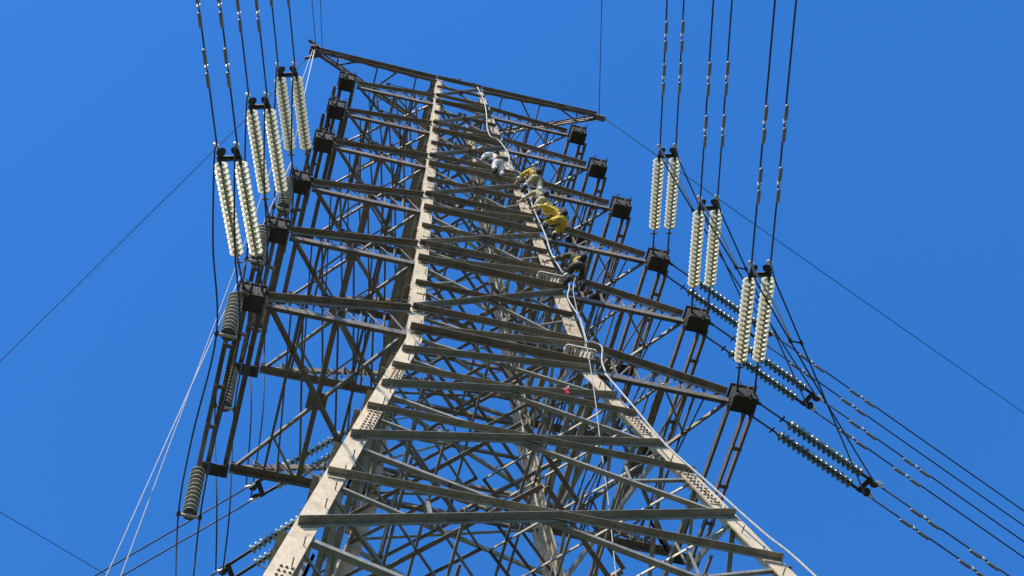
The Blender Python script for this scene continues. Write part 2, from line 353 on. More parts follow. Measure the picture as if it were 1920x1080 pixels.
def chord(name, p0, p1, wd, n, u, parent, m=M_ARM, t=None):
    mb = MB(); mb.angle(p0, p1, n, u, wd, t or max(.012, wd * .09)); return mb.obj(name, m, parent)
for i, z in enumerate(ARM_Z):
    h = hw(z); du = ARM_U[i]; z1 = z + du; h1 = hw(z1); xt = ARM_X[i]; cw = .12 + .011 * i
    for s in (-1, 1):
        lac = MB(); xi = s * (xt - .36); zt = z + .20
        for q in (-1, 1):
            lo0, lo1 = V((s * h, q * h, z)), V((xi, q * h, z)); up0, up1 = V((s * h1, q * h1, z1)), V((xi, q * h, zt + .1))
            nseg = 5 if i < 3 else 6
            for a in range(nseg):
                t0, t1 = a / nseg, (a + 1) / nseg; y = V((0, -q * .03, 0))
                pa, pb = lerp(lo0, lo1, t0) + y, lerp(up0, up1, t1) + y
                lac.angle(pa, pb, (0, -q, 0), (s, 0, .3), .045, .007)
                if a: lac.angle(lerp(lo0, lo1, t0) + y * 1.4, lerp(up0, up1, t0) + y * 1.4, (0, -q, 0), (s, 0, 0), .045, .007)
        for a in (1, 2, 3):                                                     # thin bars of the top plane
            t = a / 4; A_ = lerp((s * h1, -h1, z1), (xi, -h, zt + .1), t); B_ = lerp((s * h1, h1, z1), (xi, h, zt + .1), t - .25)
            C_ = lerp((s * h1, h1, z1), (xi, h, zt + .1), t)
            lac.angle(A_, B_, (0, 0, -1), (s, 0, 0), .05, .008)
            lac.angle(A_ + V((0, 0, -.055)), C_ + V((0, 0, -.055)), (0, 0, -1), (s, 0, 0), .045, .008)
        for f in (.26, .74):
            x_ = s * h + (xi - s * h) * f
            lac.angle((x_, -h, z - .05), (x_ + s * .03, h, z - .05), (0, 0, -1), (s, 0, 0), .05, .008)
            lac.angle((x_ + s * .25, -h, z - .11), (x_ - s * .3, h, z - .11), (0, 0, -1), (s, 0, 0), .04, .008)
        arm = lac.obj('crossarm', M_ARM, tower)
        for q in (-1, 1):
            chord('chord', (s * h, q * h, z), (xi, q * h, z), cw, (0, 0, -1), (0, -q, 0), arm)
            chord('chord', (s * h1, q * h1, z1), (xi, q * h, zt), cw * .95, (0, q, 0), (0, 0, -1), arm)
        # plan X of the underside with its centre gusset and struts
        c = V((s * (h + xt - .36) / 2, 0, z - .03))
        P = {(0, -1): V((s * h, -h, z - .03)), (0, 1): V((s * h, h, z - .03)), (1, -1): V((xi, -h, z - .03)), (1, 1): V((xi, h, z - .03))}
        wd = .075 + .007 * i
        chord('plan_brace', P[(1, -1)], P[(0, 1)], wd, (0, 0, -1), (0, s, 0) if s else 0, arm, M_BAR)
        chord('plan_brace', P[(1, 1)] + V((0, 0, .1)), P[(0, -1)] + V((0, 0, .1)), wd, (0, 0, -1), (0, 1, 0), arm, M_BAR)
        mb = MB(); mb.bar(c + V((0, -h, .05)), c + V((0, h, .05)), wd * .55, .03); mb.obj('strut', M_ARM, arm)
        gp = MB(); gp.box(c + V((0, 0, .06)), V((wd * 2.1, 0, 0)), V((0, wd * 2.1, 0)), V((0, 0, .012))); gp.obj('gusset_plate', M_ARM, arm)
        for q in (-1, 1):                                                       # sub-bracing between chord and X
            for f in (.25, .75):
                a_ = V((s * h + (xi - s * h) * f, q * h, z - .02)); b_ = V((s * h + (xi - s * h) * f, q * h * .5, z + .02))
                chord('sub_brace', a_, b_, .05, (0, 0, 1), (s, 0, 0), arm, M_BAR, .008)
                b2 = V((s * h + (xi - s * h) * .5, q * h, z + .0)); chord('sub_brace', b2, b_ + V((0, 0, .01)), .05, (0, 0, 1), (s, 0, 0), arm, M_BAR, .008)
        # tip beams running front to back
        for xo, wd in ((-.31, .12), (.10, .11), (.29, .11)):
            mb = MB(); x = s * (xt + xo)
            mb.angle((x, -h + .2, z + .05), (x, h + .12, z + .05), (s, 0, 0), (0, 0, -1), .15 + .006 * i, .014, None, wd)
            mb.obj('tip_beam', M_ARM, arm)
        for f in (.28, .52, .76):
            mb = MB(); mb.bar((s * (xt + .12), -h + 2 * h * f, z - .06), (s * (xt + .38), -h + 2 * h * f, z - .06), .05, .008); mb.obj('tie_plate', M_ARM, arm)
        # hanger box at the front tip: side, bottom and face plates with a rib
        hb = MB(); bx = .25 + .008 * i; by = .22; bz = .25; C = V((s * xt, -h - .02, z + .02))
        hb.box(C + V((0, 0, -bz)), V((bx, 0, 0)), V((0, by, 0)), V((0, 0, .014)))
        hb.box(C + V((0, 0, bz)), V((bx + .03, 0, 0)), V((0, by + .03, 0)), V((0, 0, .014)))
        hb.box(C + V((0, -by + .02, 0)), V((bx - .004, 0, 0)), V((0, .012, 0)), V((0, 0, bz - .016)))
        hb.box(C + V((0, by - .02, 0)), V((bx - .004, 0, 0)), V((0, .012, 0)), V((0, 0, bz - .016)))
        for e in (-1, 1): hb.box(C + V((e * (bx - .02), 0, 0)), V((.012, 0, 0)), V((0, by - .04, 0)), V((0, 0, bz - .016)))
        hb.box(C + V((s * bx * .25, 0, -bz - .045)), V((.012, 0, 0)), V((0, by * .96, 0)), V((0, 0, .03)))
        hb.box(C + V((s * bx * .25, -by - .03, 0)), V((.012, 0, 0)), V((0, .035, 0)), V((0, 0, bz * .95)))
        for bxx in (-.8, -.4, 0, .4, .8):
            for e in (-1, 1):
                hb.lathe([(.018, 0), (.018, .016), (0, .02)], C + V((bx * bxx + .02, e * by * .8, -bz - .014)), (0, 0, -1), 6)
                hb.lathe([(.018, 0), (.018, .016), (0, .02)], C + V((bx * bxx + .02, -by - .0, e * bz * .8 + .02)), (0, -1, 0), 6)
        hbo = hb.obj('hanger_box', M_BOX, arm)
        for e in (-1, 1):
            sh = MB(); c_ = C + V((e * .2, -by - .02, .02)); sh.box(c_ + V((0, -.05, 0)), V((.012, 0, 0)), V((0, .07, 0)), V((0, 0, .06)))
            sh.tube([c_ + V((-.04, -.08, 0)), c_ + V((-.04, -.16, 0)), c_ + V((0, -.19, 0)), c_ + V((.04, -.16, 0)), c_ + V((.04, -.08, 0))], .012, 5)
            sh.obj('hanger_plate', M_HARD, arm)
        eg = MB(); eg.bar(C + V((-s * (bx + .03), -by * .9, -bz - .02)), C + V((-s * (bx + .03), by * .9 + .25, -bz - .02)), .018, .018)
        eg.obj('edge_angle', M_ARM, arm)
        rb = MB(); C = V((s * xt, h + .02, z))
        rb.box(C + V((0, 0, -.11)), V((.34, 0, 0)), V((0, .16, 0)), V((0, 0, .012)))
        rb.box(C + V((0, .15, .02)), V((.34, 0, 0)), V((0, .012, 0)), V((0, 0, .11)))
        for e in (-1, 1): rb.box(C + V((e * .32, 0, .02)), V((.012, 0, 0)), V((0, .13, 0)), V((0, 0, .11)))
        rb.obj('end_plate', M_BOX, arm)
        # safety line with a bulb end along the upper chord
        if s < 0:
            sb = MB(); a_ = lerp((-h1, -h1, z1), (xi, -h, zt), .62) + V((0, -.12, .16)); b_ = V((-h1 + .2, -h1 - .10, z1 + .05))
            sb.tube(smooth_path([a_, lerp(a_, b_, .5) + V((0, 0, -.07)), b_]), .016, 6)
            sb.lathe([(0, -.06), (.05, -.03), (.05, .06), (.02, .1)], a_, (b_ - a_), 8)
            sb.obj('safety_line', M_HARD, arm)
# earth-wire peaks
for s in (-1, 1):
    lac = MB(); tip = V((s * 5.15, -.87, 23.45)); h = hw(ZT)
    fr0, fr1 = V((s * h, -h, ZT + .12)), V((s * h, -h, ZT - .28)); re0, re1 = V((s * h, h, ZT + .08)), V((s * h, h, ZT - .3))
    for a in range(6):
        t0, t1 = a / 6.2, (a + 1) / 6.2; y = V((0, .03, 0))
        lac.angle(lerp(fr1, tip, t0) + y, lerp(fr0, tip, t1) + y, (0, 1, 0), (s, 0, 0), .04, .006)
        lac.angle(lerp(re1, tip, t0) - y, lerp(re0, tip, t1) - y, (0, -1, 0), (s, 0, 0), .04, .006)
        if a % 2: lac.angle(lerp(fr1, tip, t0) - V((0, 0, .02)), lerp(re1, tip, t0) - V((0, 0, .02)), (0, 0, -1), (s, 0, 0), .05, .006)
        else: lac.angle(lerp(fr1, tip, t0) - V((0, 0, .03)), lerp(re1, tip, t1) - V((0, 0, .03)), (0, 0, -1), (s, 0, 0), .05, .006)
    pk = lac.obj('peak_arm', M_ARM, tower)
    for p, wd in ((fr0, .13), (fr1, .08)): chord('chord', p, tip + V((-s * .1, 0, (p.z - ZT) * .35)), wd, (0, -1, 0), (0, 0, -1), pk)
    for p, wd in ((re0, .10), (re1, .09)): chord('chord', p, tip + V((-s * .1, .05, (p.z - ZT) * .35)), wd, (0, 1, 0), (0, 0, -1), pk)
    pl = MB()
    pl.box(tip + V((-s * .05, 0, 0)), V((.22, 0, 0)), V((0, .012, 0)), V((0, 0, .14))); pl.box(tip + V((s * .02, .02, -.15)), V((.2, 0, 0)), V((0, .1, 0)), V((0, 0, .012)))
    if s < 0:
        pl.box(tip + V((-.1, -.1, .05)), V((.1, 0, 0)), V((0, .06, 0)), V((0, 0, .1))); pl.bar(tip + V((.15, -.05, .1)), tip + V((-.3, -.2, .35)), .05, .04)
        pl.bar(tip + V((.2, .1, -.1)), tip + V((-.32, .3, -.2)), .05, .03)
    pl.obj('tip_plate', M_ARM if s > 0 else mat('rusty_tip_steel', (.20, .10, .06), .7, 0, .4, .8), pk)
    # bird guard hoop round the arm with spokes
    hp = MB(); hc = lerp(fr0, tip, .86) + V((0, .05, -.05)); a1 = V((s * .8, .15, .1)).normalized(); a2 = V((.1, .35, .75)).normalized()
    hp.tube([hc + (a1 * math.cos(t) + a2 * math.sin(t)) * .72 for t in [2 * math.pi * k / 28 for k in range(29)]], .012, 5)
    for t in (1.2, 4.1): hp.tube([hc, hc + (a1 * math.cos(t) + a2 * math.sin(t)) * .85], .02, 5)
    hp.obj('hoop', M_HARD, pk)
mb = MB(); p = V((-.05, -.85, 23.6)); mb.tube([p, p + V((0, 0, .35))], .03, 6); mb.tube([p + V((-.12, 0, .45)), p + V((0, 0, .33)), p + V((.12, 0, .45))], .025, 6)
mb.tube(smooth_path([(.25, -.85, 23.5), (.4, -.85, 23.85), (.62, -.85, 23.9), (.78, -.85, 23.55)]), .022, 6); mb.obj('pulley_bracket', M_HARD, tower)

# ------------------------------------------------------------------ insulators
def disc_mesh(name, mshell, big=.155):
    b = MB(); n = 20
    prof = [(0, .075), (.045, .075), (.052, .055), (.05, .02), (.085, .012), (big * .85, -.008), (big, -.035), (big * .985, -.045), (big * .86, -.028), (big * .78, -.052), (big * .70, -.026), (big * .58, -.05), (big * .50, -.02), (.03, -.018), (.022, -.07), (0, -.07)]
    ml = [M_CAP_SHADE] * 3 + [mshell] * 10 + [M_CAP_SHADE] * 3
    b.lathe(prof, (0, 0, 0), (0, 0, 1), n, None, ml)
    me = b.mesh(name, None, True); return me
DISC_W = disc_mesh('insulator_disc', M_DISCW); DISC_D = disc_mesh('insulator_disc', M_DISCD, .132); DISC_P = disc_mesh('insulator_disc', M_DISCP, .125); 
def hang_disc():
    b = MB(); prof = [(0, .10), (.06, .10), (.068, .06), (.075, .015), (.12, .0), (.17, -.022), (.176, -.035), (.168, -.042), (.12, -.03), (.07, -.03), (.05, -.05), (0, -.085)]
    b.lathe(prof, (0, 0, 0), (0, 0, 1), 20, None, [M_CAP_SHADE] * 3 + [M_DISCG] * 4 + [M_CAP_SHADE] * 4); return b.mesh('insulator_disc', None, True)  # porcelain underside takes the dark cap colour as painted shade between discs
DISC_G = hang_disc()
def string(parent, p, d, n, me, pitch=.146):
    """string of discs from p along d; caps face back to p"""
    d = V(d).normalized(); p = V(p); mb = MB(); mb.tube([p, p + d * n * pitch], .018, 6)
    so_ = mb.obj('insulator_string', M_CAP_SHADE, parent); q = (-d).to_track_quat('Z', 'Y')
    for k in range(n):
        o = bpy.data.objects.new('insulator_disc', me); o.location = p + d * (k + .5) * pitch; o.rotation_mode = 'QUATERNION'; o.rotation_quaternion = q
        link(o, so_)
    return so_
def dead_end(T, Y, sep, n, me, label, group, rods=.95, tail=None, plates=True):
    T, Y, sep = V(T), V(Y), V(sep); d = (Y - T).normalized(); L = (Y - T).length
    root = thing('dead_end_insulator', T, label, 'insulator', group)
    for e in (-1, 1):
        o = sep * e
        mb = MB(); mb.tube([T + o, T + o + d * rods], .024, 6); mb.box(T + o + d * rods * .82, sep.normalized() * .09, d * .02, d.cross(sep).normalized() * .012)
        mb.box(T + o + d * .04, sep.normalized() * .03, d * .06, d.cross(sep).normalized() * .04); mb.obj('link_rod', M_HARD, root)
        string(root, T + o + d * rods, d, n, me)
        mb = MB(); c0 = T + o + d * (rods + n * .146); mb.bar(c0, Y + o * 1.0 + d * .1, .035, .02); mb.obj('clevis', M_HARD, root)
    nn = d.cross(sep).normalized(); sn = sep.normalized(); sL = sep.length
    mb = MB(); mb.box(Y, sn * (sL + .05), d * .065, nn * .015); mb.box(Y + d * .005, sn * (sL - .02), d * .02, nn * .05)
    mb.obj('yoke_plate', M_HARD, root)
    if plates:
        for e in (-1, 1):
            mb = MB(); c0 = Y + sep * e * .70 + d * .17; mb.lathe([(0, -.012), (.095, -.012), (.11, 0), (.095, .012), (0, .012)], c0, d.cross(sep) + sep * e * .5, 16)
            mb.obj('shield_plate', M_HARD, root)
    for e in (-1, 1):
        mb = MB(); a = Y + sep * e + d * .08; b = a + d * .27
        mb.tube(smooth_path([a, a + d * .1 + nn * .03, b]), [.03] * 12 + [.045], 8); mb.tube(smooth_path([b, b - sn * .06 + nn * .04, b - d * .16 - sn * .03 + nn * .1]), .03, 6)
        mb.obj('strain_clamp', M_ALU, root)
    return root, d
def wire(name, pts, r, m, label, cat, group=None, n=6):
    mb = MB(); mb.tube(pts, r, n); return tag(mb.obj(name, m, None, True), label, cat, group)
def sag(a, b, s_, n=24, dirv=(0, 0, -1)):
    a, b = V(a), V(b); return [lerp(a, b, t) + V(dirv) * s_ * 4 * t * (1 - t) for t in [k / n for k in range(n + 1)]]
# one vibration damper, copied along the wires
def damper_meshes():
    c = MB(); c.box((0, 0, -.02), V((.03, 0, 0)), V((0, .03, 0)), V((0, 0, .06)))
    me = MB(); me.tube(smooth_path([(0, -.42, -.10), (0, 0, -.07), (0, .42, -.10)]), .010, 6)
    wts = []
    for e in (-1, 1):
        wgt = MB(); wgt.lathe([(0, -.17), (.03, -.17), (.042, -.14), (.042, .14), (.034, .17), (0, .17)], (0, e * .27, -.095), (0, 1, 0), 10); wts.append(wgt.mesh('weight', M_DAMP, True))
    return c.mesh('clamp', M_ALU), me.mesh('messenger_cable', M_COND), wts
DMP = damper_meshes()
def damper(p, d, label, group):
    root = thing('vibration_damper', p, label, 'damper', group); q = V(d).to_track_quat('Y', 'Z')
    root.rotation_mode = 'QUATERNION'; root.rotation_quaternion = q
    for nm, me in (('clamp', DMP[0]), ('messenger_cable', DMP[1]), ('weight', DMP[2][0]), ('weight', DMP[2][1])):
        o = bpy.data.objects.new(nm, me); COL.objects.link(o); o.parent = root
SEP = V((.96, -.28, 0)).normalized() * .21
CDIR = V((-.27, -.95, -.19)).normalized()
FRONT = {('L', 4): (-6.01, -5.13, 7.55), ('L', 5): (-6.51, -5.47, 3.81), ('L', 6): (-6.87, -5.79, -.58),
         ('R', 4): (4.13, -5.21, 7.76), ('R', 5): (4.52, -5.47, 3.78), ('R', 6): (4.87, -5.81, -.62)}
SN = {'L': 'left', 'R': 'right'}; LV = {4: 'fourth', 5: 'fifth', 6: 'lowest'}
HT = {4: 'highest', 5: 'middle', 6: 'lowest'}
DIST = {('R', 6): (2.05, 3.55), ('R', 5): (1.9, 3.3), ('R', 4): (2.05, 3.25), ('L', 6): (1.85, 3.2), ('L', 5): (2.1, 3.3), ('L', 4): (2.1, 3.3)}
CL = {}
for (sd, lv), Y in FRONT.items():
    s = -1 if sd == 'L' else 1; z = ARM_Z[lv - 1]
    T = V((s * ARM_X[lv - 1], -hw(z) - .26, z))
    root, d = dead_end(T, Y, SEP, 17, DISC_W, 'disc insulator strings, coloured white as in sun, at front of the %s wired crossarm, %s side' % (HT[lv], SN[sd]), 'white dead end insulators at the front crossarm tips')
    for e in (-1, 1):
        st = V(Y) + SEP * e + d * .35; CL[(sd, lv, e)] = st
        pts = [st + CDIR * t + V((0, 0, .00035 * t * t)) for t in (0, 1, 2, 4, 8, 14, 22, 32, 45, 60)]
        wire('conductor_wire', pts, .021, M_COND, 'dark wire, %s of the pair rising from the %s white insulators, %s side' % ('left' if e < 0 else 'right', HT[lv], SN[sd]), 'power line', 'front span power lines')
        for j, t in enumerate(DIST[(sd, lv)]):
            damper(st + CDIR * t + V((0, 0, .00035 * t * t)), CDIR, '%s damper on the %s wire above the %s white insulators, %s side' % (('lower', 'upper')[j], 'left' if e < 0 else 'right', HT[lv], SN[sd]), 'vibration dampers on the front power lines')
# rear strings of the right circuit
RD = V((.92, .34, -.15)).normalized(); RSEP = V((-.075, .165, 0)); RY = {}
for lv in (4, 5, 6):
    z = ARM_Z[lv - 1]; T = V((ARM_X[lv - 1] + .28, -hw(z) + .12, z)); Y = T + RD * 3.35; RY[lv] = Y
    dead_end(T, Y, RSEP, 15, DISC_D, 'pair of insulator strings, coloured dark as in shade, reaching right from the %s wired crossarm tip' % HT[lv], 'dark insulator strings at the right tips', .9)
    for e in (-1, 1):
        st = Y + RSEP * e + RD * .35; CL[('RR', lv, e)] = st
        dd = V((.92, .34, -.17)).normalized()
        wire('conductor_wire', [st + dd * t + V((0, 0, .0004 * t * t)) for t in (0, 2, 5, 10, 20, 35, 60)], .021, M_COND, 'dark wire, %s of the pair leading right from the %s dark insulators' % ('upper' if e < 0 else 'lower', HT[lv]), 'power line', 'right span power lines')
        for j, t in enumerate((1.3, 3.1)):
            damper(st + dd * t + V((0, 0, .0004 * t * t)), dd, '%s damper on the %s wire right of the %s dark insulators' % (('nearer', 'farther')[j], 'upper' if e < 0 else 'lower', HT[lv]), 'vibration dampers on the right power lines')
# rear strings of the left circuit, anchored to the rear left leg
LY = {}
LRD = {}
for nm, T, Y in ((4, (-2.05, 2.1, 3.6), (-4.53, 4.23, 3.0)), (5, (-2.22, 2.25, .8), (-4.90, 4.94, .2)), (6, (-2.75, 2.8, -2.2), (-5.5, 5.6, -2.8))):
    d = (V(Y) - V(T)).normalized(); sp = V((.10, .20, 0)) * .9
    n = 16 if nm == 4 else 18
    dead_end(T, Y, sp, n, DISC_P, {4: 'small pale green insulator strings behind the left leg, under the lowest left crossarm', 5: 'pale green insulator strings at the bottom edge behind the left leg', 6: 'lowest pale green insulator strings behind the left leg, below the frame edge'}[nm], 'pale insulators behind the left leg', .55)
    LY[nm] = V(Y)
    dd = V((-.74, .62, -.24)).normalized() if nm == 4 else d
    for e in (-1, 1):
        st = V(Y) + sp * e + d * .35; CL[('LR', nm, e)] = st
        wire('conductor_wire', [st + dd * t + V((0, 0, .0004 * t * t)) for t in (0, 2, 5, 10, 20, 40)], .021, M_COND, 'dark wire, %s of the pair leaving left from the %s insulators behind left leg' % ('upper' if e < 0 else 'lower', {4: 'upper', 5: 'middle', 6: 'lowest'}[nm]), 'power line', 'left span power lines')
# jumper support strings hanging at the left tips
FOOT = {}
for lv, q in ((4, -1), (5, -1), (6, -1), (4, 1), (5, 1), (6, 1)):
    z = ARM_Z[lv - 1]; T = V((-ARM_X[lv - 1] - .33, q * hw(z) + (-.05 if q < 0 else .1), z - .12)); pos = 'front' if q < 0 else 'rear'
    n = 11
    root = thing('jumper_insulator', T, 'grey insulator stack hanging from the %s end of the %s wired left crossarm' % (pos, HT[lv]), 'insulator', 'hanging jumper insulators on the left')
    mb = MB(); mb.tube([T + V((0, 0, .12)), T], .02, 6); mb.obj('link_rod', M_HARD, root)
    string(root, T, (0, 0, -1), n, DISC_G, .175)
    F = T + V((0, 0, -n * .175 - .03)); FOOT[(lv, q)] = F
    mb = MB(); mb.box(F, V((.24, 0, 0)), V((0, .03, 0)), V((0, 0, .02))); mb.obj('cross_bar', M_PINK, root)
    for e in (-1, 1):
        mb = MB(); mb.lathe([(.03, -.08), (.05, -.04), (.05, .04), (.03, .08)], F + V((e * .24, 0, 0)), (0, 1, .3), 8); mb.obj('wire_clamp', M_HARD, root)
# jumper wires, left circuit
for lv in (4, 5, 6):
    for e in (-1, 1):
        a = CL[('L', lv, e)]; f1 = FOOT[(lv, -1)] + V((e * .24, 0, 0)); f2 = FOOT[(lv, 1)] + V((e * .24, 0, 0)); b = CL[('LR', lv, e)] - V((0, 0, .03))
        mid = lerp(a, f1, .5) + V((-.05, -.15, -.55)); m2 = lerp(f1, f2, .5) + V((-.05, 0, -.45))
        m3 = lerp(f2, b, .5) + V((.1, -.35, -1.3 if lv > 4 else -.6))
        wire('jumper_wire', smooth_path([a, a + V((0, .12, -.30)), mid, f1, m2, f2, m3, b], 8), .021, M_COND, 'dark slack wire, %s of the pair hanging from the %s left white insulators' % ('left' if e < 0 else 'right', HT[lv]), 'jumper wire', 'left jumper wires')
# jumper wires, right circuit
for lv in (4, 5, 6):
    for e in (-1, 1):
        a = CL[('R', lv, e)]; b = CL[('RR', lv, e)] - RD * .2 - V((0, 0, .04))
        t0 = a + V((.10, .25, -.32)); pts = sag(t0, b, .42, 20)
        wire('jumper_wire', [a] + pts, .02, M_COND, 'dark slack wire, %s of the pair sweeping down from the %s right white insulators' % ('left' if e < 0 else 'right', HT[lv]), 'jumper wire', 'right jumper wires')
        if e < 0: P0 = pts[5]
        else: P1 = pts[5]
    sp = MB(); sp.tube([P0, P1], .022, 8); sp.lathe([(.03, -.06), (.045, 0), (.03, .06)], P0, pts[6] - pts[5], 8); sp.lathe([(.03, -.06), (.045, 0), (.03, .06)], P1, pts[6] - pts[5], 8)
    tag(sp.obj('wire_spacer', M_HARD), 'dark spacer bar between slack wires beside the %s right white insulators' % HT[lv], 'spacer', 'wire spacers')
    a = CL[('R', lv, -1)] - CDIR * .02
    rd = MB(); rd.tube([a + V((.02, .05, -.03)), lerp(a, P0, .55) + V((.05, -.02, 0)), P0 + V((.02, -.02, .03))], .022, 6)
    tag(rd.obj('jumper_rod', M_ALU), 'pale straight rod from the %s right white insulators to the spacer below' % HT[lv], 'rod', 'pale rods on the right jumpers')
# earth wires
for s, nm in ((-1, 'left'), (1, 'right')):
    tip = V((s * 5.15, -.9, 23.5))
    wire('earth_wire', [tip + CDIR * t for t in (0, 5, 15, 40)], .014, M_COND, 'thin wire rising to the top edge from the %s peak of the tower' % nm, 'wire', 'thin earth wires')
    d = V((-.53, .83, -.12)).normalized() if s < 0 else V((.92, .34, -.15)).normalized()
    wire('earth_wire', [tip + d * t + V((0, 0, .0006 * t * t)) for t in (0, 5, 12, 25, 45)], .014, M_COND, 'thin wire slanting far down to the %s from the %s peak of the tower' % (nm, nm), 'wire', 'thin earth wires')
wire('earth_wire', [V((-5.2, -.85, 23.55)) + V((.28, 0, 0)) + CDIR.lerp(V((-.2, -.95, -.2)), .6) * t for t in (0, 5, 15, 40)], .011, M_COND, 'second thinner wire beside the earth wire rising from the left peak', 'wire', 'thin earth wires')

wire('distant_wire', [V((-20.737, 29.187, 40.012)), V((-15.164, 31.318, 39.468)), V((-9.41, 33.27, 38.571)), V((-.607, 35.776, 36.548))], .02, M_COND, 'thin distant wire crossing the lower left corner of the picture', 'wire')
# ------------------------------------------------------------------ ropes
PK = V((-5.2, -.92, 23.4))
wire('hanging_rope', [PK, lerp(PK, (-5.42, -2.05, 9.35), .5) + V((-.03, 0, 0)), V((-5.42, -2.05, 9.35))], .018, M_ROPE, 'white rope hanging from the left peak to the highest wired left box', 'rope')
e1 = V((-7.27, -1.69, -10.)); s1 = V((-5.42, -2.05, 9.35)); dv = (e1 - s1); tt = (GZ - s1.z) / dv.z
wire('hanging_rope', [s1 + V((0, -.05, 0)), lerp(s1, e1, .38) + V((0, -.1, 0))], .018, M_ROPEB, 'brown rope slanting down across the left crossarm boxes', 'rope')
wire('hanging_rope', [lerp(s1, e1, .38) + V((0, -.1, 0)), e1 + V((-.03, 0, 0)), s1 + dv * tt], .011, M_ROPE, 'white rope continuing down left from the brown rope', 'rope')
e2 = V((-7.07, -1.71, -10.)); dv = e2 - PK; tt = (GZ - PK.z) / dv.z
wire('hanging_rope', [PK + V((-.06, 0, 0)), lerp(PK, e2, .5) + V((.03, 0, 0)), e2, PK + dv * tt], .011, M_ROPE, 'long thin white rope from the left peak behind the insulators to lower left', 'rope')
cab = [(.53, -1.19, 22.42), (.63, -1.29, 20.8), (.71, -1.39, 19.24), (.55, -1.49, 17.59), (.65, -1.55, 16.61), (.92, -1.56, 16.4), (1.08, -1.64, 15.02), (1.09, -1.72, 13.75), (1.32, -1.73, 13.49), (1.49, -1.77, 12.9), (1.54, -1.9, 10.67), (1.61, -2.05, 8.28), (1.72, -2.14, 6.8), (1.84, -2.2, 5.82), (1.93, -2.26, 4.75), (1.88, -2.32, 3.77), (1.98, -2.4, 2.53), (2.02, -2.47, 1.27), (2.19, -2.47, 1.26), (2.32, -2.49, 1.05), (2.3, -2.54, .2), (2.23, -2.66, -.58)]
wire('safety_rope', smooth_path([V(c) + V((.05 * math.sin(i * 2.4), -.03, 0)) for i, c in enumerate(cab)], 4), .020, M_ROPE, 'thick white rope winding down beside the climbers on the right leg', 'rope')
cab2 = [(2.23, -2.66, -.58), (2.51, -3.11, -2.83), (2.78, -3.53, -4.98), (3.26, -3.89, -6.84), (3.57, -4.15, -8.14), (3.84, -4.33, -9.08), (4.29, -4.64, -10.63), (5.5, -5.9, -17), (9.4, -9.8, -35.9)]
wire('safety_rope', smooth_path(cab2, 5), .022, M_ROPE, 'thick taut white rope along the outer edge of the lower right leg', 'rope')
thn = [(1.95, -2.75, 4.2), (1.7, -3.0, 2.81), (1.7, -3.0, 1.5), (1.75, -3.0, -.12), (1.7, -3.0, -2.38), (1.61, -3.0, -4.44), (1.52, -3.0, -6.87), (1.39, -3.0, -9.22), (.5, -3.2, -24), (-.2, -3.4, -35.9)]
wire('hand_rope', smooth_path(thn, 4), .012, M_ROPE, 'thin white rope hanging straight from the lowest climber across the lattice', 'rope')
rb = MB(); c = V((.99, -3.12, -2.68)); rb.lathe([(0, -.03), (.045, -.025), (.05, 0), (.045, .025), (0, .03)], c, (.2, 1, 0), 12, M_RED); rb.bar(c, c + V((.06, 0, .10)), .016, .025, m=M_RED); rb.bar(c + V((.01, 0, -.03)), c + V((.05, 0, -.15)), .02, .03, m=M_RED)
rb.tube([c + V((.06, 0, .10)), c + V((.09, -.02, .18)), c + V((.05, .05, .22))], .010, 6, M_REFL)
tag(rb.obj('pulley_block', None), 'small red pulley block hooked on a lattice bar below the waist', 'pulley')

# ------------------------------------------------------------------ people
FOLD = bpy.data.textures.new('cloth_folds', 'CLOUDS'); FOLD.noise_scale = .075; FOLD.noise_depth = 3
def skin_obj(name, joints, edges, rad, m, parent, root='pelvis', sub=2):
    ks = []
    for a, b in edges:
        for q in (a, b):
            if q not in ks: ks.append(q)
    ix = {q: i for i, q in enumerate(ks)}
    me = bpy.data.meshes.new(name); me.from_pydata([tuple(joints[q]) for q in ks], [(ix[a], ix[b]) for a, b in edges], [])
    me.materials.append(m); o = bpy.data.objects.new(name, me); link(o, None) if parent is None else None
    if parent is not None: COL.objects.link(o); o.parent = parent
    md = o.modifiers.new('skin', 'SKIN'); md.use_smooth_shade = True
    sd = me.skin_vertices[0].data
    for q in ks:
        r_ = rad[q] if q in rad else .02
        sd[ix[q]].radius = (r_, r_); sd[ix[q]].use_root = (q == root)
    sm = o.modifiers.new('subdivision', 'SUBSURF'); sm.levels = sub; sm.render_levels = sub
    if name in ('jacket', 'trousers'):
        sm.levels = sm.render_levels = 3
        dp = o.modifiers.new('folds', 'DISPLACE'); dp.texture = FOLD; dp.strength = .055; dp.mid_level = .5; dp.texture_coords = 'LOCAL'
    return o
